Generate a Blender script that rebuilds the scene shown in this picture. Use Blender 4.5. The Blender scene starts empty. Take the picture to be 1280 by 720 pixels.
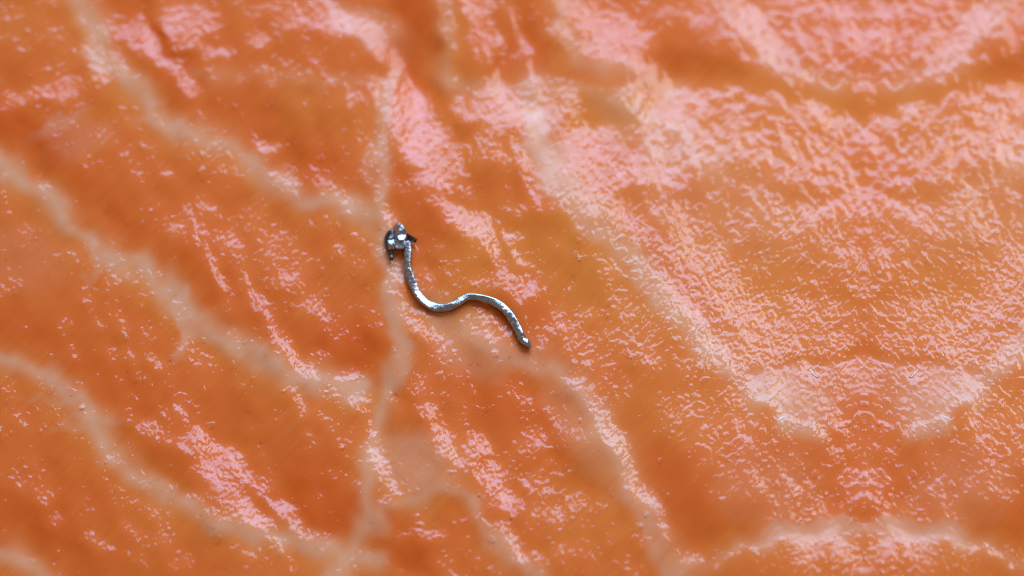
import bpy, bmesh, math, random
import numpy as np
from mathutils import Vector

rng = np.random.default_rng(11)
random.seed(5)
SC = bpy.context.scene
COL = SC.collection

# ------------------------------------------------------------------ camera, light, exposure
PXM = 10000.0                       # photograph pixels per metre at the focus point
DIST = 0.42
TILT = math.radians(28)
ST, CT = math.sin(TILT), math.cos(TILT)
cam_d = bpy.data.cameras.new('camera')
cam = bpy.data.objects.new('camera', cam_d)
COL.objects.link(cam)
cam.location = (0, -DIST * ST, DIST * CT)
cam.rotation_euler = (TILT, 0, 0)
cam_d.sensor_width = 36
cam_d.lens = 18 / (640 / PXM / DIST)
cam_d.clip_start, cam_d.clip_end = 0.02, 20
cam_d.dof.use_dof = True
cam_d.dof.focus_distance = DIST - 0.005
cam_d.dof.aperture_fstop = 8.6
SC.camera = cam

world = bpy.data.worlds.new('World')
SC.world = world
world.use_nodes = True
bg = world.node_tree.nodes['Background']
bg.inputs[0].default_value = (1.0, 0.80, 0.66, 1)
bg.inputs[1].default_value = 0.22

LA, LHALF, LDIST, LW, LX = math.radians(55), math.radians(19), 0.85, 0.85, 0.07
LH = 2 * LDIST * math.tan(LHALF)
LPOS = np.array([LX, LDIST * math.sin(LA), LDIST * math.cos(LA)])
ld = bpy.data.lights.new('softbox_lamp', 'AREA')
ld.shape = 'RECTANGLE'
ld.size, ld.size_y = LW, LH
ld.energy = 14.8
ld.color = (0.33, 0.60, 1.0)
# a softbox is brightest in its middle
ld.use_nodes = True
lt = ld.node_tree
le = lt.nodes['Emission']
lg = lt.nodes.new('ShaderNodeNewGeometry'); lsub = lt.nodes.new('ShaderNodeVectorMath'); lsub.operation = 'DISTANCE'
lsub.inputs[1].default_value = (0.5, 0.5, 0)
lmr = lt.nodes.new('ShaderNodeMapRange'); lmr.interpolation_type = 'SMOOTHSTEP'
lmr.inputs[1].default_value = 0.05; lmr.inputs[2].default_value = 0.58; lmr.inputs[3].default_value = 1.4; lmr.inputs[4].default_value = 0.65
lt.links.new(lg.outputs['Parametric'], lsub.inputs[0]); lt.links.new(lsub.outputs['Value'], lmr.inputs[0]); lt.links.new(lmr.outputs[0], le.inputs['Strength'])
lamp = bpy.data.objects.new('softbox_lamp', ld)
COL.objects.link(lamp)
lamp.location = LPOS
lamp.rotation_euler = (-LA, 0, 0)

kd = bpy.data.lights.new('added_glint_lamp', 'AREA')  # disc lamp added for glints, side modelling and falloff to the left
kd.shape = 'DISK'; kd.size = 0.18; kd.energy = 0.48; kd.color = (0.80, 0.90, 1.0)
klamp = bpy.data.objects.new('added_glint_lamp', kd)
COL.objects.link(klamp)
klamp.location = (0.24, 0.25, 0.34)
klamp.rotation_euler = Vector((-0.24, -0.25, -0.34)).to_track_quat('-Z', 'Y').to_euler()

SC.view_settings.view_transform = 'Standard'
SC.view_settings.look = 'None'
SC.view_settings.exposure = 0
SC.view_settings.gamma = 1
SC.cycles.max_bounces = 5
SC.cycles.use_denoising = True
SC.cycles.filter_width = 1.1
SC.cycles.caustics_reflective = False
SC.cycles.caustics_refractive = False

# ------------------------------------------------------------------ raster on which the flesh is modelled
X0, Y0 = -420, -320                 # in photograph pixels; the flesh is symmetric about x = 1080
NX, NY = 1501, 1361
gx_, gy_ = np.meshgrid(np.arange(NX) + X0, np.arange(NY) + Y0)
KX = np.fft.fftfreq(NX)[None, :]
KY = np.fft.fftfreq(NY)[:, None]


def noise(lam, bw=0.45, aniso=1.0, ang=0.0):
    """band-passed noise of wavelength lam px, stretched by aniso along ang, unit rms"""
    w = np.fft.fft2(rng.standard_normal((NY, NX)))
    c, s = math.cos(ang), math.sin(ang)
    u, v = (KX * c + KY * s) * aniso, (-KX * s + KY * c) / 1.0
    k = np.sqrt(u * u + v * v) * lam
    f = np.exp(-(np.log(np.maximum(k, 1e-6)) / bw) ** 2 / 2)
    n = np.real(np.fft.ifft2(w * f))
    return n / n.std()


# organic warp of everything that is drawn
WX = 4.0 * noise(70) + 1.3 * noise(28) + 0.3 * noise(9)
WY = 4.0 * noise(70) + 1.3 * noise(28) + 0.3 * noise(9)
PXW, PYW = gx_ + WX, gy_ + WY


def win(x0, x1, y0, y1):
    a = int(max(0, math.floor(x0 - X0))); b = int(min(NX, math.ceil(x1 - X0) + 1))
    c = int(max(0, math.floor(y0 - Y0))); d = int(min(NY, math.ceil(y1 - Y0) + 1))
    return slice(c, max(c, d)), slice(a, max(a, b))


def sstep(t):
    t = np.clip(t, 0, 1)
    return t * t * (3 - 2 * t)


def ell(F, x, y, rx, ry, ang=0, val=1.0, soft=0.6, warp=True):
    R = max(rx, ry) * 1.3 + 14
    w = win(x - R, x + R, y - R, y + R)
    X, Y = (PXW, PYW) if warp else (gx_, gy_)
    a = math.radians(ang); c, s = math.cos(a), math.sin(a)
    dx, dy = X[w] - x, Y[w] - y
    u, v = (dx * c + dy * s) / rx, (-dx * s + dy * c) / ry
    r = np.sqrt(u * u + v * v)
    F[w] += val * sstep((1 + soft * 0.5 - r) / soft)


def smooth_path(P, step=7.0):
    P = np.array(P, float)
    if len(P) < 3:
        n = max(2, int(np.hypot(*(P[1] - P[0])) / step))
        return P[0] + (P[1] - P[0]) * np.linspace(0, 1, n)[:, None]
    Q = np.vstack([2 * P[0] - P[1], P, 2 * P[-1] - P[-2]])
    out = []
    for i in range(1, len(Q) - 2):
        n = max(1, int(np.hypot(*(Q[i + 1] - Q[i])) / step))
        for k in range(n):
            t = k / n
            out.append(0.5 * (2 * Q[i] + (Q[i + 1] - Q[i - 1]) * t + (2 * Q[i - 1] - 5 * Q[i] + 4 * Q[i + 1] - Q[i + 2]) * t * t
                              + (3 * Q[i] - Q[i - 1] - 3 * Q[i + 1] + Q[i + 2]) * t ** 3))
    out.append(Q[-2])
    return np.array(out)


def path_dist(P, reach, warp=True):
    """window, signed distance (positive = right-hand side when walking the path in the picture) and 0..1 position"""
    S = smooth_path(P)
    w = win(S[:, 0].min() - reach, S[:, 0].max() + reach, S[:, 1].min() - reach, S[:, 1].max() + reach)
    X, Y = ((PXW, PYW) if warp else (gx_, gy_))
    X, Y = X[w], Y[w]
    best = np.full(X.shape, 1e9); sgn = np.ones(X.shape); par = np.zeros(X.shape)
    L = np.concatenate([[0], np.cumsum(np.hypot(*np.diff(S, axis=0).T))]); L /= L[-1]
    for i in range(len(S) - 1):
        a, b = S[i], S[i + 1]
        # only a local window for each piece
        m = reach + 3
        cols = np.where((gx_[0, w[1]] > min(a[0], b[0]) - m - 12) & (gx_[0, w[1]] < max(a[0], b[0]) + m + 12))[0]
        rows = np.where((gy_[w[0], 0] > min(a[1], b[1]) - m - 12) & (gy_[w[0], 0] < max(a[1], b[1]) + m + 12))[0]
        if len(cols) == 0 or len(rows) == 0:
            continue
        q = (slice(rows[0], rows[-1] + 1), slice(cols[0], cols[-1] + 1))
        d = b - a; l2 = d @ d + 1e-9
        t = np.clip(((X[q] - a[0]) * d[0] + (Y[q] - a[1]) * d[1]) / l2, 0, 1)
        ex, ey = X[q] - a[0] - t * d[0], Y[q] - a[1] - t * d[1]
        D = np.hypot(ex, ey)
        cr = d[0] * ey - d[1] * ex
        k = D < best[q]
        best[q] = np.where(k, D, best[q]); sgn[q] = np.where(k, np.where(cr >= 0, 1, -1), sgn[q])
        par[q] = np.where(k, L[i] + (L[i + 1] - L[i]) * t, par[q])
    return w, best * sgn, par


def band(F, P, wl, wr, val, sl=0.7, sr=0.7, fade=0.0, mode='add', warp=True):
    """adds val in a band wl px to the left and wr px to the right of the path, soft shoulders (share of width)"""
    w, d, p = path_dist(P, max(wl, wr) * 1.6 + 6, warp)
    a = np.where(d < 0, sstep((1 + sl * 0.5 - (-d) / wl) / sl), sstep((1 + sr * 0.5 - d / wr) / sr))
    if fade:
        a = a * sstep(p / fade) * sstep((1 - p) / fade)
    if mode == 'max':
        F[w] = np.maximum(F[w], val * a)
    else:
        F[w] += val * a


def blur(F, r):
    m = int(r * 4) + 2
    G = np.pad(F, m, 'reflect')
    fx, fy = np.fft.fftfreq(G.shape[1])[None, :], np.fft.fftfreq(G.shape[0])[:, None]
    return np.real(np.fft.ifft2(np.fft.fft2(G) * np.exp(-2 * (math.pi * r) ** 2 * (fx ** 2 + fy ** 2))))[m:-m, m:-m]


# ------------------------------------------------------------------ where the pale fat lines run
FAT_PATHS = [
    # path, half width left, half width right, strength
    ([(-260, 60), (-140, 120), (-60, 165), (0, 205), (38, 232), (65, 250), (98, 287), (130, 313), (175, 336), (213, 364), (240, 393), (270, 416), (300, 436), (340, 455), (385, 474), (450, 487)], 17, 17, 1.0),
    ([(40, -160), (80, -60), (105, 10), (130, 68), (158, 96), (181, 120), (201, 152), (235, 166), (285, 180), (319, 207), (350, 232), (385, 250), (440, 258), (474, 275)], 15, 15, 0.9),
    ([(-300, 330), (-180, 390), (-80, 432), (0, 452), (40, 461), (74, 480), (107, 513), (134, 557), (168, 594), (208, 616), (237, 637), (285, 656), (336, 670), (400, 684), (470, 700)], 15, 15, 0.85),
    ([(-300, 560), (-150, 620), (-40, 668), (0, 685), (30, 702), (62, 728), (100, 780), (160, 840), (260, 900)], 15, 16, 0.8),
    ([(487, 92), (481, 130), (476, 180), (474, 230), (476, 278), (484, 330), (492, 385), (503, 440), (491, 485), (473, 528), (465, 575), (457, 630), (444, 685), (420, 720), (400, 790), (390, 900)], 11, 11, 0.85),
    ([(462, 655), (490, 640), (520, 622), (553, 611), (588, 622), (608, 650), (618, 680), (650, 706), (690, 740), (730, 800), (780, 880)], 11, 12, 0.75),
    ([(655, 120), (664, 160), (677, 205), (705, 250), (745, 290), (790, 335), (832, 385), (872, 430), (915, 475), (950, 505), (1000, 540)], 30, 11, 0.68),
    ([(540, 395), (590, 425), (638, 452), (690, 470), (722, 500), (750, 545), (776, 595), (800, 645), (825, 690), (850, 735), (880, 800)], 28, 9, 0.62),
    ([(850, 712), (885, 698), (925, 683), (965, 667), (1015, 656), (1080, 651)], 6, 18, 0.34),
    ([(240, 90), (300, 92), (400, 98), (480, 100)], 8, 12, 0.22),
    ([(560, 104), (650, 108), (735, 112), (790, 132), (850, 165), (905, 215)], 9, 16, 0.35),
    ([(556, -120), (556, -20), (556, 40), (558, 100)], 13, 13, 0.45),
    ([(705, -120), (700, -20), (704, 40), (740, 78), (800, 98), (850, 112)], 14, 14, 0.45),
    ([(860, -80), (895, -10), (930, 40), (975, 85), (1030, 112)], 34, 14, 0.28),
]
fat = np.zeros((NY, NX))
fat_near = np.full((NY, NX), -1, int)
fat_best = np.zeros((NY, NX))
for i, (P, wl, wr, s) in enumerate(FAT_PATHS):
    w, d, p = path_dist(P, 70)
    a = s * np.exp(-(np.abs(d) / np.where(d < 0, wl, wr)) ** 2 * 1.55)
    b = np.exp(-(np.abs(d) / np.where(d < 0, wl, wr)) ** 2 * 0.75)
    fat[w] = fat[w] + a - fat[w] * a
    k = b > np.maximum(fat_best[w], 0.42)
    fat_near[w] = np.where(k, i, fat_near[w]); fat_best[w] = np.where(k, b, fat_best[w])
fat = blur(fat, 4) * (1 + 0.10 * noise(40) + 0.05 * noise(12, aniso=0.35, ang=-0.9))
# faint pale veils, the mid-right lens being matt sheen painted as colour
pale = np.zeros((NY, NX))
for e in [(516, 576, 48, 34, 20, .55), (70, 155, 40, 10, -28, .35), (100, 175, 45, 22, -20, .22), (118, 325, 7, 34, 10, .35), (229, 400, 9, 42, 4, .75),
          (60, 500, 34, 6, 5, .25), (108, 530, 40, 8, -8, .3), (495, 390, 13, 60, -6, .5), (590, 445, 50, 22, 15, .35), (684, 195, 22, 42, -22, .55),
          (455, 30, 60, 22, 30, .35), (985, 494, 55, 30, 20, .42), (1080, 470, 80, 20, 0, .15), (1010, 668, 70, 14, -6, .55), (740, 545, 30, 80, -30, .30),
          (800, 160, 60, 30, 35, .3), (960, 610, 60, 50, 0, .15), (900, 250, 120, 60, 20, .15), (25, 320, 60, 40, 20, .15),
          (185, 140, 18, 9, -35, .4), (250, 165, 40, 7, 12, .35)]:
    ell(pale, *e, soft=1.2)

# yellowness of the flesh, with glow and lit fold sides painted in
yel = np.zeros((NY, NX))
for e in [(715, 330, 45, 75, -35, .4), (755, 140, 50, 30, 10, .7), (700, 50, 26, 60, 0, .3), (610, 320, 50, 60, 0, .6), (560, 390, 60, 30, 0, .5), (400, 150, 60, 40, 20, .45),
          (150, 130, 30, 22, 20, .2), (900, 330, 190, 150, 0, .55), (1050, 130, 60, 25, 0, .35), (900, 95, 60, 20, 8, .3), (730, 620, 60, 80, -25, .45), (520, 590, 60, 50, 0, .35), (860, 520, 90, 40, 0, .25),
          (940, 150, 130, 60, 0, .3), (20, 30, 60, 40, 0, .3), (560, 60, 30, 60, 0, .4), (1000, 690, 150, 30, 0, .3), (420, 380, 30, 70, 25, .25), (610, 160, 60, 60, 0, .3)]:
    ell(yel, *e, soft=1.4)
deep = np.zeros((NY, NX))  # deeper red-orange zones, with the shade of creases and folds painted in
for e in [(400, 620, 40, 55, -30, .9), (430, 420, 35, 50, -20, .7), (370, 230, 40, 30, 0, .3), (30, 150, 60, 20, 0, .6), (60, 180, 40, 25, 20, .7), (650, 390, 30, 60, -30, .5), (620, 500, 60, 30, 10, .6), (520, 690, 60, 30, 0, .3),
          (510, 35, 26, 60, 0, .8), (660, 60, 26, 55, 0, .6), (215, 60, 40, 10, 45, .9), (280, 60, 20, 20, 0, .4), (880, 88, 60, 18, 8, .3), (995, 80, 26, 14, 10, .3), (855, 240, 20, 40, 0, .4),
          (840, 640, 50, 60, -20, .35), (1000, 600, 60, 50, 0, .25), (1080, 615, 50, 25, 0, .3), (930, 470, 50, 20, 0, .4), (60, 630, 90, 50, 0, .4), (400, 180, 30, 40, 0, .4), (215, 500, 70, 30, 20, .4), (850, 350, 20, 90, -35, .6), (690, 580, 40, 60, -20, .5)]:
    ell(deep, *e, soft=1.4)

halo = blur(fat, 14)
yel += 0.6 * np.clip(halo * 1.6, 0, 1)  # translucent glow around the fat, painted as yellow
for i in (0, 1, 2, 3):
    w, d, p = path_dist(FAT_PATHS[i][0], 95)
    yel[w] += 0.28 * np.where(d > 0, np.exp(-(d / 42) ** 2), 0) * sstep((d + 5) / 20)  # lit lower side of each flake painted lighter
    deep[w] += 0.45 * np.where(d < 0, np.exp(-((d + 48) / 26) ** 2), 0)  # shaded upper side of each flake painted darker

# ------------------------------------------------------------------ how far the wet surface leans to the lamp (in units of SIG)
Z = np.full((NY, NX), -2.1)
# the right-hand fillet face is broadly tilted to the lamp, more so at the far side
Z += 2.05 * sstep((gx_ - 700 - 0.55 * (gy_ - 250) + 70) / 170)
rt = sstep((gx_ - 640) / 240)
Z += rt * (0.75 * sstep((330 - gy_) / 130) - 0.55 * sstep((gy_ - 380) / 130))
Z += 0.30 * noise(120) + (0.45 - 0.2 * rt) * noise(45) + 0.12 * noise(22)
G_EDGE = [(700, 255), (737, 288), (785, 315), (828, 347), (858, 381), (884, 410), (912, 443), (945, 475)]
band(Z, G_EDGE, 56, 9, 1.3, sl=1.2, sr=0.6)
band(Z, [(x + 15, y - 8) for x, y in G_EDGE], 8, 12, -1.0)
H_EDGE = [(690, 468), (718, 484), (749, 526), (773, 566), (791, 610), (817, 645), (850, 684)]
band(Z, H_EDGE, 14, 6, 2.1, sl=1.0, sr=0.6, fade=.1)
band(Z, H_EDGE, 46, 5, 0.5, sl=1.0, sr=0.6, fade=.1)
band(Z, [(520, 405), (560, 432), (640, 470), (680, 490), (715, 540), (740, 600), (770, 660)], 24, 22, -0.5)
BANDS = [
    ([(165, 30), (188, 60), (213, 80), (240, 112)], 11, 11, 3.4), ([(183, 0), (195, 40), (215, 60), (250, 68)], 5, 6, -3.5),
    ([(262, 316), (277, 350), (286, 388)], 8, 8, 3.0), ([(318, 372), (333, 401), (349, 424), (369, 446), (386, 468)], 10, 6, 3.2),
    ([(415, 20), (455, 42), (495, 78)], 14, 8, 3.0), ([(556, -60), (556, 95)], 11, 11, 3.0), ([(588, -60), (602, 45), (610, 85)], 14, 12, 3.0),
    ([(643, 20), (650, 50), (653, 88)], 4, 4, 2.6), ([(700, -60), (702, 40)], 10, 10, 1.6), ([(745, 66), (806, 87), (845, 106)], 8, 8, 3.0),
    ([(484, 95), (478, 140), (474, 200), (473, 245)], 11, 10, 2.9), ([(713, 118), (700, 145), (684, 163)], 6, 6, 3.1),
    ([(770, 118), (815, 140), (855, 168)], 9, 9, 2.0), ([(897, -30), (930, 28), (965, 65), (1003, 98)], 15, 11, 2.6),
    ([(625, 280), (646, 306), (665, 330), (668, 344), (655, 372)], 4, 4, 3.3), ([(278, 562), (300, 585), (318, 622)], 16, 4, 1.2),
    ([(940, 478), (985, 464), (1080, 457)], 3, 4, 2.0), ([(940, 478), (943, 495), (962, 513), (1000, 526), (1034, 542)], 4, 4, 2.4),
    ([(850, 708), (875, 702)], 8, 6, 2.0), ([(900, 700), (960, 676), (1010, 672), (1050, 668)], 6, 6, 1.8), ([(1055, 648), (1080, 646)], 3, 3, 2),
    ([(330, 115), (280, 90), (400, 100), (470, 100)], 6, 6, 0.6), ([(470, 400), (500, 470), (450, 560)], 3, 3, 0.5),
    ([(1080, 155), (1038, 143), (984, 128), (917, 115), (850, 108)], 4, 3, 1.4),
]
for P, a, b, v in BANDS:
    band(Z, P, a, b, v, sl=0.8, sr=0.8)
KLINE = [(470, 88), (560, 95), (640, 98), (700, 97), (760, 107), (850, 108), (917, 110), (984, 121), (1038, 134), (1081, 151)]
for i in (0, 1, 2, 3):
    w, d, p = path_dist(FAT_PATHS[i][0], 110)
    Z[w] += np.where(np.abs(d) < 110, -0.8 * np.exp(-((d + 42) / 28) ** 2) + 0.35 * np.exp(-((d - 22) / 22) ** 2), 0)
BLOBS = [
    (520, 40, 20, 62, 0, -3.2), (577, 40, 6, 60, 0, -2.4), (630, 45, 9, 50, 0, -3.0), (676, 40, 20, 66, 0, -3.4), (726, 78, 14, 16, 30, -1.6), (850, 60, 30, 30, 30, -2.2), (460, 80, 60, 14, 0, -1.0),
    # x, y, rx, ry, ang, val
    (137, 55, 28, 48, 15, 2.0), (65, 115, 45, 16, -8, 2.7), (10, 127, 25, 14, 0, 2.0), (237, 28, 32, 34, 40, 3.2), (272, 67, 14, 7, 0, 2.8), (325, 57, 8, 10, 0, 2.8), (350, 40, 5, 6, 0, 2.5), (352, 72, 5, 6, 0, 2.5),
    (395, 20, 50, 24, 15, 2.2), (338, 184, 9, 11, -25, 4.0), (352, 222, 24, 12, 40, 2.3), (403, 205, 9, 28, 10, 1.4), (411, 233, 9, 11, 0, 2.4), (443, 125, 7, 12, 20, 3.0), (430, 258, 12, 5, 10, 1.6), (211, 218, 6, 4, 0, 3),
    (242, 277, 12, 18, 0, 2.6), (222, 281, 6, 8, 0, 2.6), (232, 305, 5, 12, 20, 2.6), (200, 290, 4, 6, 0, 2.4), (255, 253, 10, 4, 40, 2.2),
    (355, 322, 26, 34, -30, 1.6), (345, 350, 18, 12, -40, 1.6), (295, 308, 10, 4, 15, 2.2), (316, 367, 9, 10, 0, 3.5), (400, 388, 24, 14, 40, 1.7), (406, 446, 10, 6, 20, 2.2), (423, 305, 6, 8, 0, 2.4), (434, 468, 8, 9, 10, 2.4),
    (168, 442, 6, 9, -30, 2.8), (194, 446, 6, 11, -35, 3.0), (176, 474, 10, 5, 35, 2.8), (159, 411, 5, 9, 10, 2.2), (118, 402, 3, 10, -10, 2.4), (147, 395, 3, 8, 10, 2.0), (94, 443, 4, 6, 0, 2.8), (15, 425, 5, 6, 0, 2.6), (3, 368, 9, 7, 20, 2.4), (32, 402, 4, 7, -20, 2.4), (165, 458, 12, 5, 30, 1.6), (138, 450, 10, 26, -20, .8),
    (158, 512, 15, 14, 30, 2.4), (190, 538, 22, 16, 35, 2.9), (218, 518, 10, 6, 30, 2.4), (231, 556, 14, 20, -10, 2.7), (248, 540, 22, 9, 20, 2.4), (279, 586, 36, 28, 45, 2.7), (256, 598, 26, 12, 30, 1.4), (288, 632, 42, 18, 15, 2.4), (232, 623, 9, 10, 0, 3.4),
    (356, 640, 12, 18, -30, 3.2), (337, 616, 16, 6, 45, 2.6), (320, 645, 18, 10, 20, 2.0), (353, 682, 18, 9, 35, 2.3), (380, 666, 16, 8, 30, 2.0), (306, 688, 14, 5, 20, 2.6), (315, 700, 4, 9, 0, 2.2), (404, 682, 6, 5, 0, 2.4),
    (72, 651, 6, 9, -20, 3.0), (118, 673, 9, 9, 20, 2.4), (134, 678, 7, 7, 20, 2.4), (95, 648, 5, 5, 0, 2.2), (40, 630, 4, 5, 0, 2.2), (28, 609, 3, 4, 0, 2.4), (193, 648, 4, 4, 0, 2.6), (285, 711, 6, 6, 0, 3.0), (50, 612, 10, 16, 0, .8), (10, 640, 14, 20, 0, 1.0),
    (370, 500, 10, 20, -25, 2.3), (362, 488, 10, 6, 30, 1.6), (388, 546, 9, 6, 45, 2.6), (412, 535, 3, 5, 0, 2.3),
    (451, 500, 8, 18, -20, 2.0), (492, 502, 8, 14, 5, 2.2), (470, 549, 7, 11, -15, 3.2), (477, 585, 8, 20, -22, 3.2), (484, 614, 13, 8, 0, 2.9), (490, 633, 10, 10, 0, 2.2), (481, 655, 8, 5, 0, 2.4), (530, 665, 16, 7, 30, 1.8), (503, 672, 8, 5, 20, 1.8), (545, 668, 7, 12, -30, 1.8), (601, 702, 7, 4, 0, 2.6),
    (532, 512, 20, 14, 25, 2.4), (554, 538, 10, 18, -15, 2.4), (553, 561, 10, 12, 0, 2.9), (599, 552, 14, 9, 30, 2.7), (585, 568, 10, 14, 30, 2.0), (577, 583, 8, 8, 0, 2.4), (611, 597, 20, 20, 0, 2.4), (629, 624, 24, 13, 40, 2.6), (602, 630, 9, 18, -20, 2.6), (626, 650, 10, 6, 20, 2),
    (655, 602, 5, 11, -30, 2.5), (655, 556, 14, 14, 0, 1.8), (668, 548, 5, 12, 10, 1.9), (690, 615, 14, 8, -15, 1.9), (695, 645, 11, 13, 0, 2.0), (722, 626, 14, 15, 30, 1.8), (652, 500, 10, 14, 0, 2.2), (598, 491, 8, 9, 0, 2.6), (632, 490, 5, 12, -30, 2.0), (690, 578, 12, 6, 40, 2.4), (708, 594, 12, 4, 10, 2.2),
    (636, 676, 18, 12, 35, 2.0), (648, 695, 14, 12, 20, 2.3), (672, 695, 8, 12, 0, 1.8), (700, 694, 12, 12, 0, 1.8), (655, 665, 10, 5, 30, 1.6), (700, 527, 16, 22, -20, 2.1), (735, 540, 14, 22, -30, 1.5), (760, 700, 60, 30, 20, .8), (780, 660, 24, 24, 0, 1.0), (810, 675, 12, 9, 0, 1.5),
    (562, 88, 10, 8, 0, 2.0), (518, 150, 30, 46, 0, 2.9), (540, 200, 34, 36, -10, 2.9), (505, 110, 16, 20, 0, 1.2), (610, 130, 46, 26, 8, 3.1), (604, 178, 30, 26, 0, 2.4), (650, 170, 9, 44, 0, 2.9), (572, 185, 5, 22, -8, 2.0), (585, 168, 12, 16, 10, -3.0), (560, 232, 26, 14, 20, 2.0), (515, 235, 14, 26, 0, 1.7), (495, 215, 6, 50, 5, -1.2), (485, 265, 14, 16, 0, 2.2),
    (738, 190, 34, 34, 30, 2.8), (757, 222, 26, 24, 40, 2.5), (800, 212, 16, 18, 0, 2.6), (668, 240, 7, 16, -10, 2.6), (738, 250, 26, 16, 20, 2.2), (771, 45, 34, 26, 25, 2.8), (800, 40, 14, 12, 30, 1.8), (730, 20, 10, 20, 0, 1.4), (840, 220, 20, 24, 0, 2.0), (815, 180, 12, 10, 0, 1.4), (860, 130, 30, 24, 10, 1.6),
    (590, 284, 24, 20, 25, 2.7), (560, 262, 26, 14, 30, 2.5), (612, 303, 16, 10, 40, 2.4), (627, 324, 12, 22, -20, 2.6), (648, 294, 13, 9, 0, 2.2), (653, 268, 8, 3, -20, 2.6), (638, 356, 24, 16, 20, 2.6), (612, 345, 20, 12, 0, 1.6), (534, 350, 18, 18, 30, 2.7), (548, 338, 16, 8, 20, 1.6), (493, 345, 9, 18, -20, 2.6), (656, 368, 6, 10, 20, 2.2), (525, 285, 8, 5, 0, 2.2), (545, 300, 12, 10, 0, 1.4), (528, 320, 6, 10, 0, 1.4),
    (533, 408, 26, 18, 25, 2.4), (550, 428, 22, 20, 30, 2.6), (520, 400, 14, 10, 20, 1.8), (620, 408, 22, 15, 40, 2.3), (600, 398, 14, 10, 0, 1.3), (608, 425, 24, 12, 10, 1.7), (680, 428, 9, 12, 20, 2.3), (692, 414, 10, 8, -20, 2.0), (666, 447, 6, 6, 0, 2.4), (545, 462, 20, 14, 20, 1.2), (530, 480, 12, 10, 0, 1.6),
    (710, 400, 14, 20, -30, 1.2), (730, 435, 24, 26, -20, 1.6), (700, 470, 30, 12, 10, .8), (780, 420, 40, 50, -20, 1.0), (760, 480, 40, 20, 30, 1.2), (715, 355, 8, 6, 0, 1.8), (740, 390, 14, 16, -20, 1.3), (765, 350, 20, 30, -30, .8),
    (705, 320, 26, 60, -35, -0.3), (765, 138, 44, 22, 8, -2.2), (700, 300, 20, 40, -10, -0.4), (795, 245, 26, 20, 0, -1.3), (855, 235, 16, 30, 0, -.9), (800, 265, 40, 10, 35, -1.0),
    (1000, 25, 90, 50, 0, 1.6), (1040, 60, 40, 20, 0, .6), (880, 20, 34, 50, 20, .8), (885, 84, 60, 20, 8, -2.0), (995, 78, 26, 13, 10, -1.6), (1050, 112, 40, 14, 0, .8), (1080, 20, 14, 24, 0, -1.2), (1056, 20, 10, 14, -20, 1.8), (1060, 130, 40, 14, 18, -1.6),
    (900, 165, 60, 50, 0, .5), (1000, 185, 70, 46, 0, 1.0), (967, 173, 7, 7, 0, -3.2), (943, 155, 8, 9, 20, -1.8), (1028, 170, 6, 14, 25, -2.0), (1048, 175, 4, 14, 20, -1.8), (1000, 238, 50, 12, 5, -1.2), (975, 155, 6, 5, 0, -2), (1080, 215, 16, 18, 0, -1.0), (930, 215, 16, 18, 20, -1.2), (1005, 290, 70, 26, 10, .6), (1060, 265, 40, 18, 0, .9), (1000, 362, 26, 5, 5, -1.6), (1080, 300, 20, 24, 0, -.8), (1056, 330, 10, 16, 20, 1.2), (1080, 400, 30, 26, 0, -0.6), (1050, 445, 40, 9, -10, -1.4), (960, 462, 50, 9, -16, -1.6),
    (985, 492, 52, 30, 20, .35), (1040, 480, 50, 20, 0, .3), (1018, 470, 4, 13, -45, 3.0), (977, 523, 7, 5, -10, 3.2), (932, 551, 6, 6, 0, 3.2), (1051, 534, 9, 5, -20, 2.4), (1062, 557, 6, 8, 0, 2.2), (1080, 485, 14, 8, 0, 1.6), (1045, 567, 4, 5, 0, 2.2), (1080, 548, 5, 6, 0, 2), (988, 605, 4, 15, -32, 3.2), (1000, 590, 50, 40, 0, -.6), (1070, 621, 9, 5, 0, 2.4), (1060, 635, 4, 4, 0, 2), (1065, 600, 20, 6, 0, 1.4),
    (1045, 681, 8, 6, -30, 2.6), (1020, 676, 24, 7, 0, 1.2), (1080, 711, 8, 5, 0, 2), (980, 690, 80, 14, -5, .7), (985, 663, 50, 10, -10, -1.0), (870, 690, 24, 10, 0, .8), (850, 640, 30, 40, -20, -.8), (930, 650, 50, 16, -15, -1.2), (915, 520, 30, 20, 0, .5), (860, 530, 40, 40, 0, .5), (890, 600, 40, 30, 0, .35), (800, 550, 24, 40, -20, -.3),
]
for P, a, b, v in [([(985, 300), (1030, 262), (1080, 246)], 6, 6, 1.5), ([(1048, 405), (1064, 390), (1080, 388)], 4, 4, 1.6), ([(1030, 330), (1050, 352), (1080, 360)], 5, 5, 1.2), ([(1055, 215), (1066, 190), (1080, 182)], 5, 5, 1.4), ([(1050, 20), (1064, 50), (1080, 60)], 7, 7, 1.4), ([(1062, 590), (1080, 586)], 4, 4, 1.5), ([(1056, 610), (1080, 606)], 3, 3, 1.5), ([(1040, 372), (1060, 376), (1080, 374)], 3, 3, -1.5)]:
    band(Z, P, a, b, v, sl=0.8, sr=0.8)
BLOBS += [(1064, 300, 7, 12, 10, 1.6), (1058, 322, 5, 7, 0, 1.6), (1073, 285, 4, 5, 0, 1.8), (1080, 330, 5, 12, 0, 1.2), (1080, 432, 30, 14, 0, -1.2), (1068, 470, 6, 5, 0, 1.6), (1080, 520, 6, 4, 0, 1.8), (1072, 505, 4, 4, 0, 1.6), (1045, 225, 12, 9, 20, 1.2), (850, 590, 85, 120, -15, .1), (1000, 600, 120, 60, 0, -.5), (880, 660, 120, 30, -10, -.4), (700, 610, 60, 100, -20, .5), (560, 480, 50, 60, 0, .3), (970, 610, 60, 50, 0, .6), (300, 300, 120, 60, 30, .3), (350, 400, 90, 50, 30, .3)]
for b in BLOBS:
    ell(Z, *b, soft=0.55 if max(b[2], b[3]) < 60 else 1.1)
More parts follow.
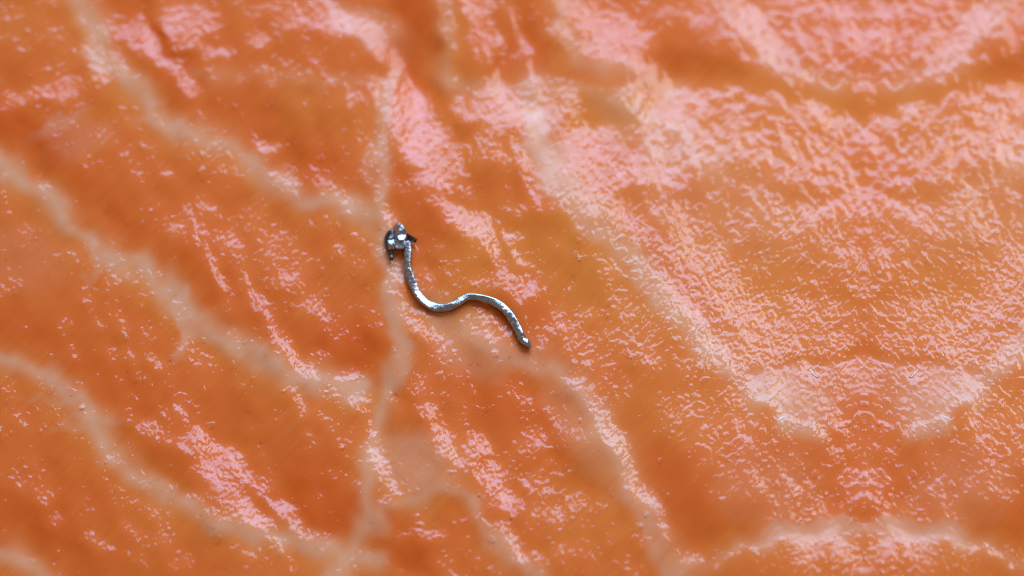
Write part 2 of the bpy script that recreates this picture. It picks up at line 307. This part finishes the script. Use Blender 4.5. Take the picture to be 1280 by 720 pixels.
Z -= 0.9 * rt * sstep((420 - gy_) / 120) + 1.1 * rt * sstep((115 - gy_) / 60)
Z = np.clip(np.where(Z > 0.0, Z * 0.52, Z), -4.4, 1.0)
hollow = np.zeros((NY, NX))
band(hollow, KLINE, 22, 2, 1.0, sl=0.9, sr=0.6)
Z = Z + np.clip(hollow, 0, 1) * np.minimum(-1.15 - Z, 0)
for e in [(520, 160, 28, 44, 0, .8), (545, 205, 26, 24, -10, .6), (606, 138, 42, 26, 8, .8), (650, 170, 7, 40, 0, .8), (590, 284, 20, 16, 25, .6), (735, 190, 24, 22, 30, .3), (279, 588, 28, 22, 45, .7), (355, 640, 9, 14, -30, .8)]:
    ell(Z, *e, soft=.7)
Z = blur(Z, 1.4)

# ------------------------------------------------------------------ from lean to relief
SIG = 0.085
pX = (gx_ - 640) / PXM
pY = (360 - gy_) / PXM


def unproject(px, py, z):
    """point at height z on the ray through a photograph pixel"""
    a, b = (px - 640) / PXM / DIST, (360 - py) / PXM / DIST
    rx, ry, rz = a, ST + b * CT, -CT + b * ST
    t = (z - DIST * CT) / rz
    return rx * t, -DIST * ST + ry * t, z + 0 * t


QX, QY, _ = unproject(gx_.astype(float), gy_.astype(float), 0.0)
LB = LPOS - np.array([0, math.cos(LA), -math.sin(LA)]) * LH / 2       # near edge of the lamp
V = np.stack([-QX, -DIST * ST - QY, np.full_like(QX, DIST * CT)]); V /= np.sqrt((V ** 2).sum(0))
Lv = np.stack([LB[0] - QX, LB[1] - QY, np.full_like(QX, LB[2])]); Lv /= np.sqrt((Lv ** 2).sum(0))
Hh = V + Lv
thr = -Hh[1] / Hh[2]                                                   # slope at which the lamp's edge is mirrored
slope = thr - SIG * Z
rast = slope / (CT + slope * ST)                                       # height change per metre in the picture plane
mean = rast[320:1041].mean()
S2 = rast - mean
kx = np.fft.fftfreq(2 * NX)[None, :] * 2 * math.pi
ky = np.fft.fftfreq(2 * NY)[:, None] * 2 * math.pi


def height_from_lean(S, eps):
    """surface whose slope along the picture's height follows S, with as little slope across as that allows"""
    big = np.zeros((2 * NY, 2 * NX))
    big[:NY, :NX] = S; big[NY:, :NX] = -S[::-1]; big[:, NX:] = big[:, :NX][:, ::-1]
    Hf = (-1j * ky) * np.fft.fft2(big) / (ky ** 2 + eps * kx ** 2 + 2e-6)
    return -np.real(np.fft.ifft2(Hf))[:NY, :NX] / PXM                  # minus: picture rows run downwards


Hm = height_from_lean(rast - mean, 0.05) + mean * pY
Hm += 0.00010 * blur(fat, 6)
DY = 1 / PXM / CT


right = sstep((gx_ - 620 - 0.4 * (gy_ - 300)) / 160)
patch = np.clip(1 + 0.35 * noise(70) + 0.35 * noise(32), 0.2, 2.0)
mixa = np.clip(0.5 + 0.45 * noise(55), 0, 1)
ripple = noise(6.3, 0.28) * (0.40 + 0.55 * mixa) + noise(11, 0.35) * (0.85 - 0.5 * mixa) + noise(22, 0.4) * 0.42 + noise(4.4, 0.22) * 0.12
ripple += noise(8, 0.3, aniso=0.45, ang=0.6) * 0.35
amp = (1.0 - 0.25 * right * sstep((gy_ - 430) / 90) + 0.12 * rt * sstep((470 - gy_) / 80)) * patch * (1 - 0.6 * np.clip(hollow, 0, 1))
amp *= 1 - 0.35 * np.clip(fat, 0, 1) * (1 - right)
far = rt * sstep((330 - gy_) / 110)
ripple = ripple * (1 - 0.62 * far) + far * (0.75 * noise(15, 0.4) + 0.6 * noise(30, 0.4))
ripple = 1.5 * np.tanh(ripple / 1.5)
smoothJ = np.zeros((NY, NX))
for e in [(985, 497, 46, 28, 20, .35), (1010, 662, 70, 12, -6, .9), (684, 195, 22, 42, -22, .8)]:
    ell(smoothJ, *e, soft=.8)
amp = np.clip(amp * (1 - smoothJ), 0.15, 1.6)
# scattered beads of moisture
bead = np.zeros((NY, NX))
for lam, cut, g in ((5, 1.6, 1.0), (9, 1.8, 1.2)):
    nb = noise(lam, 0.3, aniso=1.5, ang=1.1)
    bead += g * lam * np.maximum(nb - cut + 0.25 * noise(50), 0) ** 1.1
# pools of moisture with a rounded rim: their rims catch the lamp as arcs and rings
wetland = np.clip(0.35 + 0.65 * sstep((Z + 2.6) / 1.6) + 0.3 * noise(48), 0.1, 1.2)
pool = np.zeros((NY, NX))
for lam, cut, wd, g in ((19, 0.55, 0.6, 5.6), (12, 0.95, 0.75, 4.2), (8, 1.25, 0.95, 2.8)):
    npool = noise(lam, 0.32, aniso=0.7, ang=0.7) + 0.3 * noise(60)
    pool += g * 1e-5 * sstep((npool - cut) / wd)
pool *= (1 - 0.55 * far) * wetland * (1 - 0.5 * smoothJ) * (1 - 0.8 * np.clip(hollow, 0, 1))
bead *= (0.3 + 0.7 * sstep((Z + 3.0) / 1.2)) * (1 - 0.6 * smoothJ)
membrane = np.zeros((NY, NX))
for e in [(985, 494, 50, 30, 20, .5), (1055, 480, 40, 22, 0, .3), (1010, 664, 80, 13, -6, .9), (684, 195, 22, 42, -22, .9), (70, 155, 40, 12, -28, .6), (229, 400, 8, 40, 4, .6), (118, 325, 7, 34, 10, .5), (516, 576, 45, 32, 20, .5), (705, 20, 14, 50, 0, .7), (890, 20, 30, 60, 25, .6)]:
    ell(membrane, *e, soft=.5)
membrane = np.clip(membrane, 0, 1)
Hn = pool + height_from_lean(-SIG * amp * ripple / CT, 0.10) + bead * 2.6e-6 * (1 - 0.3 * right)
HT = Hm + Hn
print('relief mm: macro', Hm[320:1040, 420:].min() * 1e3, Hm[320:1040, 420:].max() * 1e3, 'thr', thr.min(), thr.max())


def sample(Fd, px, py):
    x = np.where(px > 1080, 2160 - px, px) - X0
    y = py - Y0
    x = np.clip(x, 0, NX - 1.001); y = np.clip(y, 0, NY - 1.001)
    i, j = np.floor(x).astype(int), np.floor(y).astype(int)
    u, v = x - i, y - j
    return (Fd[j, i] * (1 - u) + Fd[j, i + 1] * u) * (1 - v) + (Fd[j + 1, i] * (1 - u) + Fd[j + 1, i + 1] * u) * v


# ------------------------------------------------------------------ materials
def new_mat(name):
    m = bpy.data.materials.new(name); m.use_nodes = True
    nt = m.node_tree
    return m, nt, nt.nodes['Principled BSDF']


def flesh_material():
    m, nt, p = new_mat('wet_salmon_flesh')
    N, L = nt.nodes.new, nt.links.new

    def attr(n):
        a = N('ShaderNodeAttribute'); a.attribute_name = n; return a
    tone = attr('tone')                                  # x: yellow and painted glow, y: deep and painted shade, z: pale fat
    sep = N('ShaderNodeSeparateXYZ'); L(tone.outputs['Vector'], sep.inputs[0])
    tc = N('ShaderNodeTexCoord')
    mp = N('ShaderNodeMapping'); mp.vector_type = 'TEXTURE'; mp.inputs['Rotation'].default_value = (0, 0, math.radians(47)); mp.inputs['Scale'].default_value = (1 / 110, 1 / 1500, 1 / 400)
    L(tc.outputs['Object'], mp.inputs[0])
    fib = N('ShaderNodeTexNoise'); fib.inputs['Scale'].default_value = 1; fib.inputs['Detail'].default_value = 4; fib.inputs['Roughness'].default_value = .55
    L(mp.outputs[0], fib.inputs['Vector'])
    mot = N('ShaderNodeTexNoise'); mot.inputs['Scale'].default_value = 160; mot.inputs['Detail'].default_value = 5
    L(tc.outputs['Object'], mot.inputs['Vector'])

    def mix(a, b, f):
        x = N('ShaderNodeMix'); x.data_type = 'RGBA'
        for s, v in ((6, a), (7, b)):
            if isinstance(v, tuple): x.inputs[s].default_value = v + (1,)
            else: L(v, x.inputs[s])
        if isinstance(f, float): x.inputs[0].default_value = f
        else: L(f, x.inputs[0])
        return x.outputs[2]

    def math_(op, a, b, c=None):
        x = N('ShaderNodeMath'); x.operation = op
        for i, v in enumerate((a, b, c)):
            if v is None: continue
            if isinstance(v, (int, float)): x.inputs[i].default_value = v
            else: L(v, x.inputs[i])
        return x.outputs[0]
    fv = math_('MULTIPLY_ADD', fib.outputs[0], 0.9, -0.45)
    mv = math_('MULTIPLY_ADD', mot.outputs[0], 0.4, -0.2)
    va = math_('ADD', fv, mv)
    yl = math_('ADD', sep.outputs[0], math_('MULTIPLY', va, 0.8))
    dp = math_('SUBTRACT', sep.outputs[1], math_('MULTIPLY', va, 0.6))
    ft = math_('MULTIPLY_ADD', math_('MULTIPLY', va, 0.45), sep.outputs[2], sep.outputs[2])
    c = mix((0.98, 0.168, 0.015), (0.99, 0.252, 0.024), yl)
    c = mix(c, (0.92, 0.125, 0.004), dp)
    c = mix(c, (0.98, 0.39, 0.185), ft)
    L(c, p.inputs['Base Color'])
    p.inputs['Roughness'].default_value = 0.5
    p.inputs['Specular IOR Level'].default_value = 0.15
    sn = attr('soft_normal')
    L(sn.outputs['Vector'], p.inputs['Normal'])
    p.inputs['Coat Weight'].default_value = 1
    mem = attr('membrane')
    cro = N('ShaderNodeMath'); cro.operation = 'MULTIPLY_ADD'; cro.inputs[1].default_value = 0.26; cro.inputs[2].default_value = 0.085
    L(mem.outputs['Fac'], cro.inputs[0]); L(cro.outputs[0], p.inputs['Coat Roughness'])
    p.inputs['Coat IOR'].default_value = 1.38
    b = N('ShaderNodeBump'); b.inputs['Strength'].default_value = 0.12; b.inputs['Distance'].default_value = 0.00006
    fn = N('ShaderNodeTexNoise'); fn.inputs['Scale'].default_value = 2600; fn.inputs['Detail'].default_value = 2
    L(tc.outputs['Object'], fn.inputs['Vector'])
    L(fn.outputs[0], b.inputs['Height'])
    L(b.outputs[0], p.inputs['Coat Normal'])
    return m


def metal_material(name, col, rough, scale=2600, dist=0.00009):
    m, nt, p = new_mat(name)
    N, L = nt.nodes.new, nt.links.new
    p.inputs['Metallic'].default_value = 1
    tc = N('ShaderNodeTexCoord')
    n = N('ShaderNodeTexNoise'); n.inputs['Scale'].default_value = scale; n.inputs['Detail'].default_value = 4
    L(tc.outputs['Object'], n.inputs['Vector'])
    r = N('ShaderNodeValToRGB')
    r.color_ramp.elements[0].position = .3; r.color_ramp.elements[0].color = tuple(c * .62 for c in col) + (1,)
    r.color_ramp.elements[1].position = .7; r.color_ramp.elements[1].color = col + (1,)
    L(n.outputs[0], r.inputs[0]); L(r.outputs[0], p.inputs['Base Color'])
    q = N('ShaderNodeMapRange'); q.inputs[3].default_value = rough - .08; q.inputs[4].default_value = rough + .1
    L(n.outputs[0], q.inputs[0]); L(q.outputs[0], p.inputs['Roughness'])
    b = N('ShaderNodeBump'); b.inputs['Strength'].default_value = 0.6; b.inputs['Distance'].default_value = dist
    L(n.outputs[0], b.inputs['Height'])
    n2 = N('ShaderNodeTexNoise'); n2.inputs['Scale'].default_value = 1250; n2.inputs['Detail'].default_value = 1.5
    b2 = N('ShaderNodeBump'); b2.inputs['Strength'].default_value = 0.7; b2.inputs['Distance'].default_value = 0.00013
    L(tc.outputs['Object'], n2.inputs['Vector']); L(n2.outputs[0], b2.inputs['Height']); L(b.outputs[0], b2.inputs['Normal'])
    L(b2.outputs[0], p.inputs['Normal'])
    return m


MF = flesh_material()
MS = metal_material('silver_wire_metal', (0.58, 0.58, 0.60), 0.19, 2600, 0.00014)
MD = metal_material('dark_silver', (0.16, 0.155, 0.15), 0.28)  # darker version of the wire metal for strip, fin and prong

# ------------------------------------------------------------------ the salmon, one sheet of relief split into its flakes and fat lines
def axis(lo, hi, a, b, step):
    inner = np.arange(lo, hi + step, step)
    left, right_, s, x = [], [], step, lo
    while x > a:
        s = min(s * 1.12, 14); x -= s; left.append(x)
    s, x = step, inner[-1]
    while x < b:
        s = min(s * 1.12, 14); x += s; right_.append(x)
    return np.concatenate([left[::-1], inner, right_])


STEP = 1.05
AX = axis(-12, 1292, -400, 1680, STEP)
AY = axis(-12, 732, -300, 1020, STEP)
GX, GY = np.meshgrid(AX, AY)
ny, nx = GX.shape
zt, zm = sample(HT, GX, GY), sample(Hm, GX, GY)
PT = np.stack(unproject(GX, GY, zt), -1)
PM = np.stack(unproject(GX, GY, zm), -1)


def grid_normals(P):
    du = np.gradient(P, axis=1); dv = np.gradient(P, axis=0)
    n = np.cross(dv, du)
    n /= np.linalg.norm(n, axis=-1, keepdims=True) + 1e-20
    return np.where((n * np.array([0, -ST, CT])).sum(-1, keepdims=True) < 0, -n, n)


NT = grid_normals(PT)
HB = blur(Hm, 5.0)
PB = np.stack(unproject(GX, GY, sample(HB, GX, GY)), -1)
NS = grid_normals(PB)
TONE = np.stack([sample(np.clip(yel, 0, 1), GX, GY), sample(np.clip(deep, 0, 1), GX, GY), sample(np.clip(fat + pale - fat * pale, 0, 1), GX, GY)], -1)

# flakes: spread from seeds over the flesh between the fat lines (quarter-size map)
Q = 3
fq = fat_near[::Q, ::Q]
SEEDS = [(60, 60), (60, 170), (350, 130), (240, 280), (430, 380), (60, 380), (240, 480), (400, 580), (40, 560), (140, 660), (330, 710), (20, 715), (420, 30), (520, 40), (630, 50), (780, 30), (600, 250), (580, 520), (640, 560), (520, 690), (640, 700),
         (780, 200), (880, 330), (1000, 25), (960, 200), (1040, 380), (1000, 500), (820, 560), (960, 600), (1000, 700), (740, 690), (250, 30), (700, 400)]
hq, wq = fq.shape
lab = np.full((hq, wq), -1, int)
front = []
for i, (x, y) in enumerate(SEEDS):
    a, b = (y - Y0) // Q, (x - X0) // Q
    lab[a, b] = i; front.append((a, b))
for fillfat in (False, True):
    if fillfat:
        front = [tuple(t) for t in np.argwhere(lab >= 0)]
    while front:
        nxt = []
        for a, b in front:
            for da, db in ((1, 0), (-1, 0), (0, 1), (0, -1)):
                c, d = a + da, b + db
                if 0 <= c < hq and 0 <= d < wq and lab[c, d] < 0 and (fillfat or fq[c, d] < 0):
                    lab[c, d] = lab[a, b]; nxt.append((c, d))
        front = nxt
FCX, FCY = (GX[:-1, :-1] + GX[1:, 1:]) / 2, (GY[:-1, :-1] + GY[1:, 1:]) / 2
mx = np.where(FCX > 1080, 2160 - FCX, FCX)
ix = np.clip(mx - X0, 0, NX - 1).astype(int); iy = np.clip(FCY - Y0, 0, NY - 1).astype(int)
ff = fat_near[iy, ix]
fl = lab[np.clip(iy // Q, 0, hq - 1), np.clip(ix // Q, 0, wq - 1)]
mirror_side = (FCX > 1080)
# ids: fat lines 0..99, flakes 100..; those that do not touch the mirror axis get a second piece on the other side
piece = np.where(ff >= 0, ff, 100 + fl)
TOUCH = {100 + i for i in (23, 24, 25, 26, 28, 29)} | {8}
piece = piece + np.where(mirror_side & ~np.isin(piece, list(TOUCH)), 1000, 0)

salmon = bpy.data.objects.new('salmon_fillet', None)
COL.objects.link(salmon)
salmon['label'] = 'raw orange salmon fillet with pale fat lines and a wet glossy surface filling the picture'
salmon['category'] = 'fish'
salmon.empty_display_size = 0.01

vid = np.arange(ny * nx).reshape(ny, nx)
quads = np.stack([vid[1:, :-1], vid[1:, 1:], vid[:-1, 1:], vid[:-1, :-1]], -1).reshape(-1, 4)
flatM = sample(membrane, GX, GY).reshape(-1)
flatP, flatN, flatS, flatT = PT.reshape(-1, 3), NT.reshape(-1, 3), NS.reshape(-1, 3), TONE.reshape(-1, 3)
pl = piece.reshape(-1)


def sheet(name, q):
    u, inv = np.unique(q.reshape(-1), return_inverse=True)
    me = bpy.data.meshes.new(name)
    n = len(q)
    me.vertices.add(len(u)); me.loops.add(4 * n); me.polygons.add(n)
    me.vertices.foreach_set('co', flatP[u].astype(np.float32).ravel())
    me.loops.foreach_set('vertex_index', inv.astype(np.int32).ravel())
    me.polygons.foreach_set('loop_start', np.arange(0, 4 * n, 4, dtype=np.int32))
    me.polygons.foreach_set('use_smooth', np.ones(n, bool))
    me.update(calc_edges=True)
    for an, arr in (('soft_normal', flatS), ('tone', flatT)):
        at = me.attributes.new(an, 'FLOAT_VECTOR', 'POINT')
        at.data.foreach_set('vector', arr[u].astype(np.float32).ravel())
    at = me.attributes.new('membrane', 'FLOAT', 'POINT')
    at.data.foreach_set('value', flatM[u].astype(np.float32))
    me.normals_split_custom_set_from_vertices(flatN[u].astype(np.float32))
    me.materials.append(MF)
    o = bpy.data.objects.new(name, me); COL.objects.link(o)
    o.parent = salmon
    return o


for pid in np.unique(pl):
    q = quads[pl == pid]
    sheet('fat_line' if pid % 1000 < 100 else 'muscle_flake', q)
# thickness: the cut sides and the underside
rim = np.concatenate([vid[0, :], vid[1:, -1], vid[-1, -2::-1], vid[-2:0:-1, 0]])
rp = flatP[rim]
bm = bmesh.new()
top = [bm.verts.new(p) for p in rp]
rows = [top]
for dz, sc in ((-0.004, 1.015), (-0.010, 1.02), (-0.018, 1.0)):
    rows.append([bm.verts.new((p[0] * sc, p[1] * sc, p[2] * .5 + dz)) for p in rp])
n = len(top)
for r0, r1 in zip(rows, rows[1:]):
    for i in range(n):
        f = bm.faces.new((r0[i], r0[(i + 1) % n], r1[(i + 1) % n], r1[i])); f.smooth = True
bm.faces.new(rows[-1])
bmesh.ops.recalc_face_normals(bm, faces=bm.faces)
me = bpy.data.meshes.new('cut_side'); bm.to_mesh(me); bm.free()
at = me.attributes.new('soft_normal', 'FLOAT_VECTOR', 'POINT')
at.data.foreach_set('vector', np.tile([0, 0, 1.0], len(me.vertices)).astype(np.float32))
at = me.attributes.new('tone', 'FLOAT_VECTOR', 'POINT')
at.data.foreach_set('vector', np.tile([.3, .3, .1], len(me.vertices)).astype(np.float32))
me.materials.append(MF)
o = bpy.data.objects.new('cut_side', me); COL.objects.link(o); o.parent = salmon

# ------------------------------------------------------------------ the bent metal wire
def ground(px, py):
    px, py = np.atleast_1d(np.asarray(px, float)), np.atleast_1d(np.asarray(py, float))
    return np.stack(unproject(px, py, sample(Hm, px, py)), -1)


def at_px(px, py, lift):
    """point lift metres above the flesh that shows at a photograph pixel"""
    px, py = np.atleast_1d(np.asarray(px, float)), np.atleast_1d(np.asarray(py, float))
    return np.stack(unproject(px, py, sample(HB, px, py) + lift), -1)


WIRE = [(509, 303), (510.2, 313), (509.6, 324), (510, 335), (513, 346.5), (517.5, 359), (524, 370), (532.5, 378.5), (543, 384), (555, 385.2), (567, 381.5), (577, 375.3), (587, 371.3), (599, 371.8), (613, 376), (626.5, 383.5), (638, 395), (646, 409), (651.5, 421)]
# half width (across, in the picture), half thickness, twist
PROF = [(0, 5.0, 4.6, -.2), (.10, 5.4, 4.6, -.35), (.2, 5.4, 4.2, -.1), (.28, 5.8, 3.0, .3), (.36, 6.0, 2.7, .32), (.44, 5.4, 2.8, -.15), (.49, 5.0, 3.2, -.3), (.53, 5.0, 3.6, .24), (.56, 5.0, 3.6, .26), (.585, 4.6, 3.8, .1), (.63, 4.6, 4.0, -.5), (.70, 4.8, 4.2, -.4), (.77, 5.4, 4.4, -.1), (.83, 5.7, 4.4, .12), (.89, 5.8, 4.6, -.4), (.95, 5.6, 4.5, .1), (1, 5.2, 4.4, -.3)]


def loft(path3, hw, ht, tw, seg=20, power=2.6, spiral=0.0, jitter=0.0, cap=True):
    bm = bmesh.new(); rings = []
    P = np.asarray(path3); n = len(P)
    T = np.gradient(P, axis=0); T /= np.linalg.norm(T, axis=1, keepdims=True)
    arc = np.concatenate([[0], np.cumsum(np.linalg.norm(np.diff(P, axis=0), axis=1))])
    for i in range(n):
        t = T[i]; up = np.array([0, 0, 1.0]); sd = np.cross(t, up); sd /= np.linalg.norm(sd); up = np.cross(sd, t)
        ring = []
        for k in range(seg):
            a = 2 * math.pi * k / seg
            c, s = math.cos(a), math.sin(a)
            u = abs(c) ** (2 / power) * math.copysign(1, c) * hw[i]
            v = abs(s) ** (2 / power) * math.copysign(1, s) * ht[i]
            ct, st_ = math.cos(tw[i]), math.sin(tw[i])
            u, v = u * ct - v * st_, u * st_ + v * ct
            g = 1 + jitter * math.sin(arc[i] * PXM / 100 * spiral * 100 / 6.0 + 2 * a) + random.uniform(-1, 1) * jitter * .6
            ring.append(bm.verts.new(P[i] + sd * u * g + up * v * g))
        rings.append(ring)
    for a, b in zip(rings, rings[1:]):
        for k in range(seg):
            f = bm.faces.new((a[k], a[(k + 1) % seg], b[(k + 1) % seg], b[k])); f.smooth = True
    if cap:
        bm.faces.new(rings[0][::-1]); bm.faces.new(rings[-1])
    bmesh.ops.recalc_face_normals(bm, faces=bm.faces)
    return bm


def link(name, bm, mat, parent):
    me = bpy.data.meshes.new(name); bm.to_mesh(me); bm.free(); me.materials.append(mat)
    o = bpy.data.objects.new(name, me); COL.objects.link(o)
    if parent is not None:
        o.parent = parent; o.matrix_parent_inverse = parent.matrix_world.inverted()
    return o


wire = bpy.data.objects.new('bent_wire', None); COL.objects.link(wire)
wire.empty_display_size = 0.005
wire['label'] = 'tiny bent silver metal wire with a crumpled faceted head lying on the wet salmon'
wire['category'] = 'metal wire'

S = smooth_path(WIRE, 1.6)
tt = np.linspace(0, 1, len(S))
PR = np.array(PROF)
hw, ht, tw = (np.interp(tt, PR[:, 0], PR[:, j]) for j in (1, 2, 3))
U = 1 / PXM
lift = ht * U * 0.9 + 0.00012
hs = sample(HB, S[:, 0], S[:, 1])
ker = np.ones(15) / 15
hs = np.convolve(np.pad(hs, 7, 'edge'), ker, 'valid')
P3 = np.stack(unproject(S[:, 0], S[:, 1], hs + lift), -1)
link('shaft', loft(P3, hw * U * .92, ht * U * .9, tw, seg=24, power=4.0, spiral=.9, jitter=.035), MS, wire)
# crimped tail tip
TP = smooth_path([(651.3, 420.5), (653.5, 425), (657.5, 428), (661, 431), (663.5, 434.5)], 1.0)
t2 = np.linspace(0, 1, len(TP))
hw2 = np.interp(t2, [0, .2, .5, .75, 1], [5.6, 4.6, 5.0, 4.2, 1.2]); ht2 = np.interp(t2, [0, .3, .6, 1], [4.4, 3.6, 4.0, 1.2])
P4 = at_px(TP[:, 0], TP[:, 1], 0.0005)
link('tail_tip', loft(P4, hw2 * U, ht2 * U, t2 * .5 - .2, seg=12, power=3, jitter=.07), MS, wire)


def facet(pts, thick, base):
    """chunk of folded metal: outline in photograph pixels with a lift (px) for each corner, and a peak"""
    bm = bmesh.new()
    up = [bm.verts.new(at_px(x, y, (base + h) * U)[0]) for x, y, h in pts]
    lo = [bm.verts.new(at_px(x, y, (base + h - thick) * U)[0]) for x, y, h in pts]
    n = len(pts)
    bm.faces.new(up); bm.faces.new(lo[::-1])
    for i in range(n):
        bm.faces.new((up[i], lo[i], lo[(i + 1) % n], up[(i + 1) % n]))
    bmesh.ops.recalc_face_normals(bm, faces=bm.faces)
    bmesh.ops.bevel(bm, geom=list(bm.edges), offset=0.55 * U, segments=2, affect='EDGES', profile=.5)
    for f in bm.faces: f.smooth = False
    return bm


def peaked(pts, peaks, tris, thick, base):
    bm = bmesh.new()
    allp = pts + peaks
    up = [bm.verts.new(at_px(x, y, (base + h) * U)[0]) for x, y, h in allp]
    lo = [bm.verts.new(at_px(x, y, (base + h - thick) * U)[0]) for x, y, h in pts]
    n = len(pts)
    for t in tris: bm.faces.new([up[i] for i in t])
    bm.faces.new(lo[::-1])
    for i in range(n):
        bm.faces.new((up[i], lo[i], lo[(i + 1) % n], up[(i + 1) % n]))
    bmesh.ops.recalc_face_normals(bm, faces=bm.faces)
    bmesh.ops.bevel(bm, geom=list(bm.edges), offset=0.35 * U, segments=1, affect='EDGES')
    return bm


# head: a folded plate, a dark back strip, a barrel, a block, a side fin and a hanging prong
pts = [(497, 277.2, 6), (502.5, 281, 8.5), (506.5, 286, 9), (508.5, 292, 7.5), (505.5, 299.5, 9), (499.5, 300, 11), (493.8, 299, 6), (492, 291.5, 2), (491, 284, 0)]
peaks = [(499.2, 288, 9.3), (503.2, 293.5, 7.4), (497, 295, 8.8)]
tris = [(0, 1, 9), (1, 2, 9), (2, 10, 9), (2, 3, 10), (3, 4, 10), (4, 5, 10), (5, 11, 10), (5, 6, 11), (6, 7, 11), (7, 9, 11), (9, 10, 11), (7, 8, 9), (8, 0, 9)]
link('head_plate', peaked(pts, peaks, tris, 5, 2), MS, wire)
link('back_strip', facet([(485, 288, 3), (491, 287, 5), (492, 297, 6), (486.5, 299, 6), (485.5, 312.5, 4), (483.3, 312.2, 2), (480.8, 306, 1), (480.2, 297, 1)], 5, 3), MD, wire)
BP = at_px(np.linspace(484.6, 493, 9), np.linspace(306.5, 305.5, 9), 0.0009)
b_r = np.array([5.6, 6.6, 6.9, 6.9, 6.9, 6.9, 7.0, 7.4, 7.2]) * U
link('barrel', loft(BP, b_r, b_r * .8, b_r * 0, seg=18, power=2.2, jitter=.02), MS, wire)
link('head_block', facet([(493.5, 299.5, 3), (505.5, 299, 4.5), (507, 306, 5), (504.5, 311, 4.5), (496, 311.2, 2.5), (493.3, 309, 2)], 8, 5), MS, wire)
link('side_fin', facet([(508.5, 291, 3), (514, 294.5, 5), (521.8, 298.6, 6), (520, 304, 2), (514, 302, 0), (508, 300, 0)], 3.0, 4), MD, wire)
KP = at_px([488.3, 488.5, 488.8, 489, 489.2, 489.3, 489.3], [311.5, 314.5, 317.2, 319.3, 321.2, 323.6, 325.4], 0.00055)
link('hanging_prong', loft(KP, np.array([3.2, 3.0, 3.1, 2.0, 2.9, 2.9, 1.3]) * U, np.array([3, 2.8, 2.9, 1.8, 2.7, 2.7, 1.2]) * U, np.zeros(7), seg=14, power=2.3), MD, wire)

# ------------------------------------------------------------------ torn shreds of membrane on the flesh
MM, nt, p = new_mat('torn_membrane')
tcn = nt.nodes.new('ShaderNodeTexCoord'); nn = nt.nodes.new('ShaderNodeTexNoise'); nn.inputs['Scale'].default_value = 1500
cr = nt.nodes.new('ShaderNodeValToRGB')
cr.color_ramp.elements[0].color = (0.80, 0.52, 0.42, 1); cr.color_ramp.elements[1].color = (0.88, 0.74, 0.66, 1)
nt.links.new(tcn.outputs['Object'], nn.inputs['Vector']); nt.links.new(nn.outputs[0], cr.inputs[0]); nt.links.new(cr.outputs[0], p.inputs['Base Color'])
p.inputs['Roughness'].default_value = 0.45
p.inputs['Coat Weight'].default_value = 1; p.inputs['Coat Roughness'].default_value = 0.1; p.inputs['Coat IOR'].default_value = 1.5


def shred(path, widths, lift):
    """little standing fold of skin, thicker at its foot, leaning to the lamp"""
    Pp = smooth_path(path, 1.2)
    t = np.linspace(0, 1, len(Pp))
    w_ = np.interp(t, np.linspace(0, 1, len(widths)), widths) * (1 + 0.18 * np.sin(t * 17 + path[0][0]))
    P_ = at_px(Pp[:, 0], Pp[:, 1], lift * U * 0.05)
    w_ = w_ * 0.95
    return link('membrane_shred', loft(P_, w_ * U, np.maximum(w_ * .35, .5) * U, 0.25 * np.sin(t * 5), seg=10, power=2, jitter=.08), MM, salmon)


for path, widths, lift in [
        ([(1012, 461), (1016, 467), (1022, 472)], [.7, 1.5, .6], 1), ([(983, 596), (987, 602), (992, 609)], [.5, 1.1, .4], 1), ([(972, 526), (978, 522), (982, 520)], [.8, 1.6, .7], 1),
        ]:
    shred(path, widths, lift)
    if path[0][0] > 880:
        shred([(2160 - x, y) for x, y in path], widths, lift)
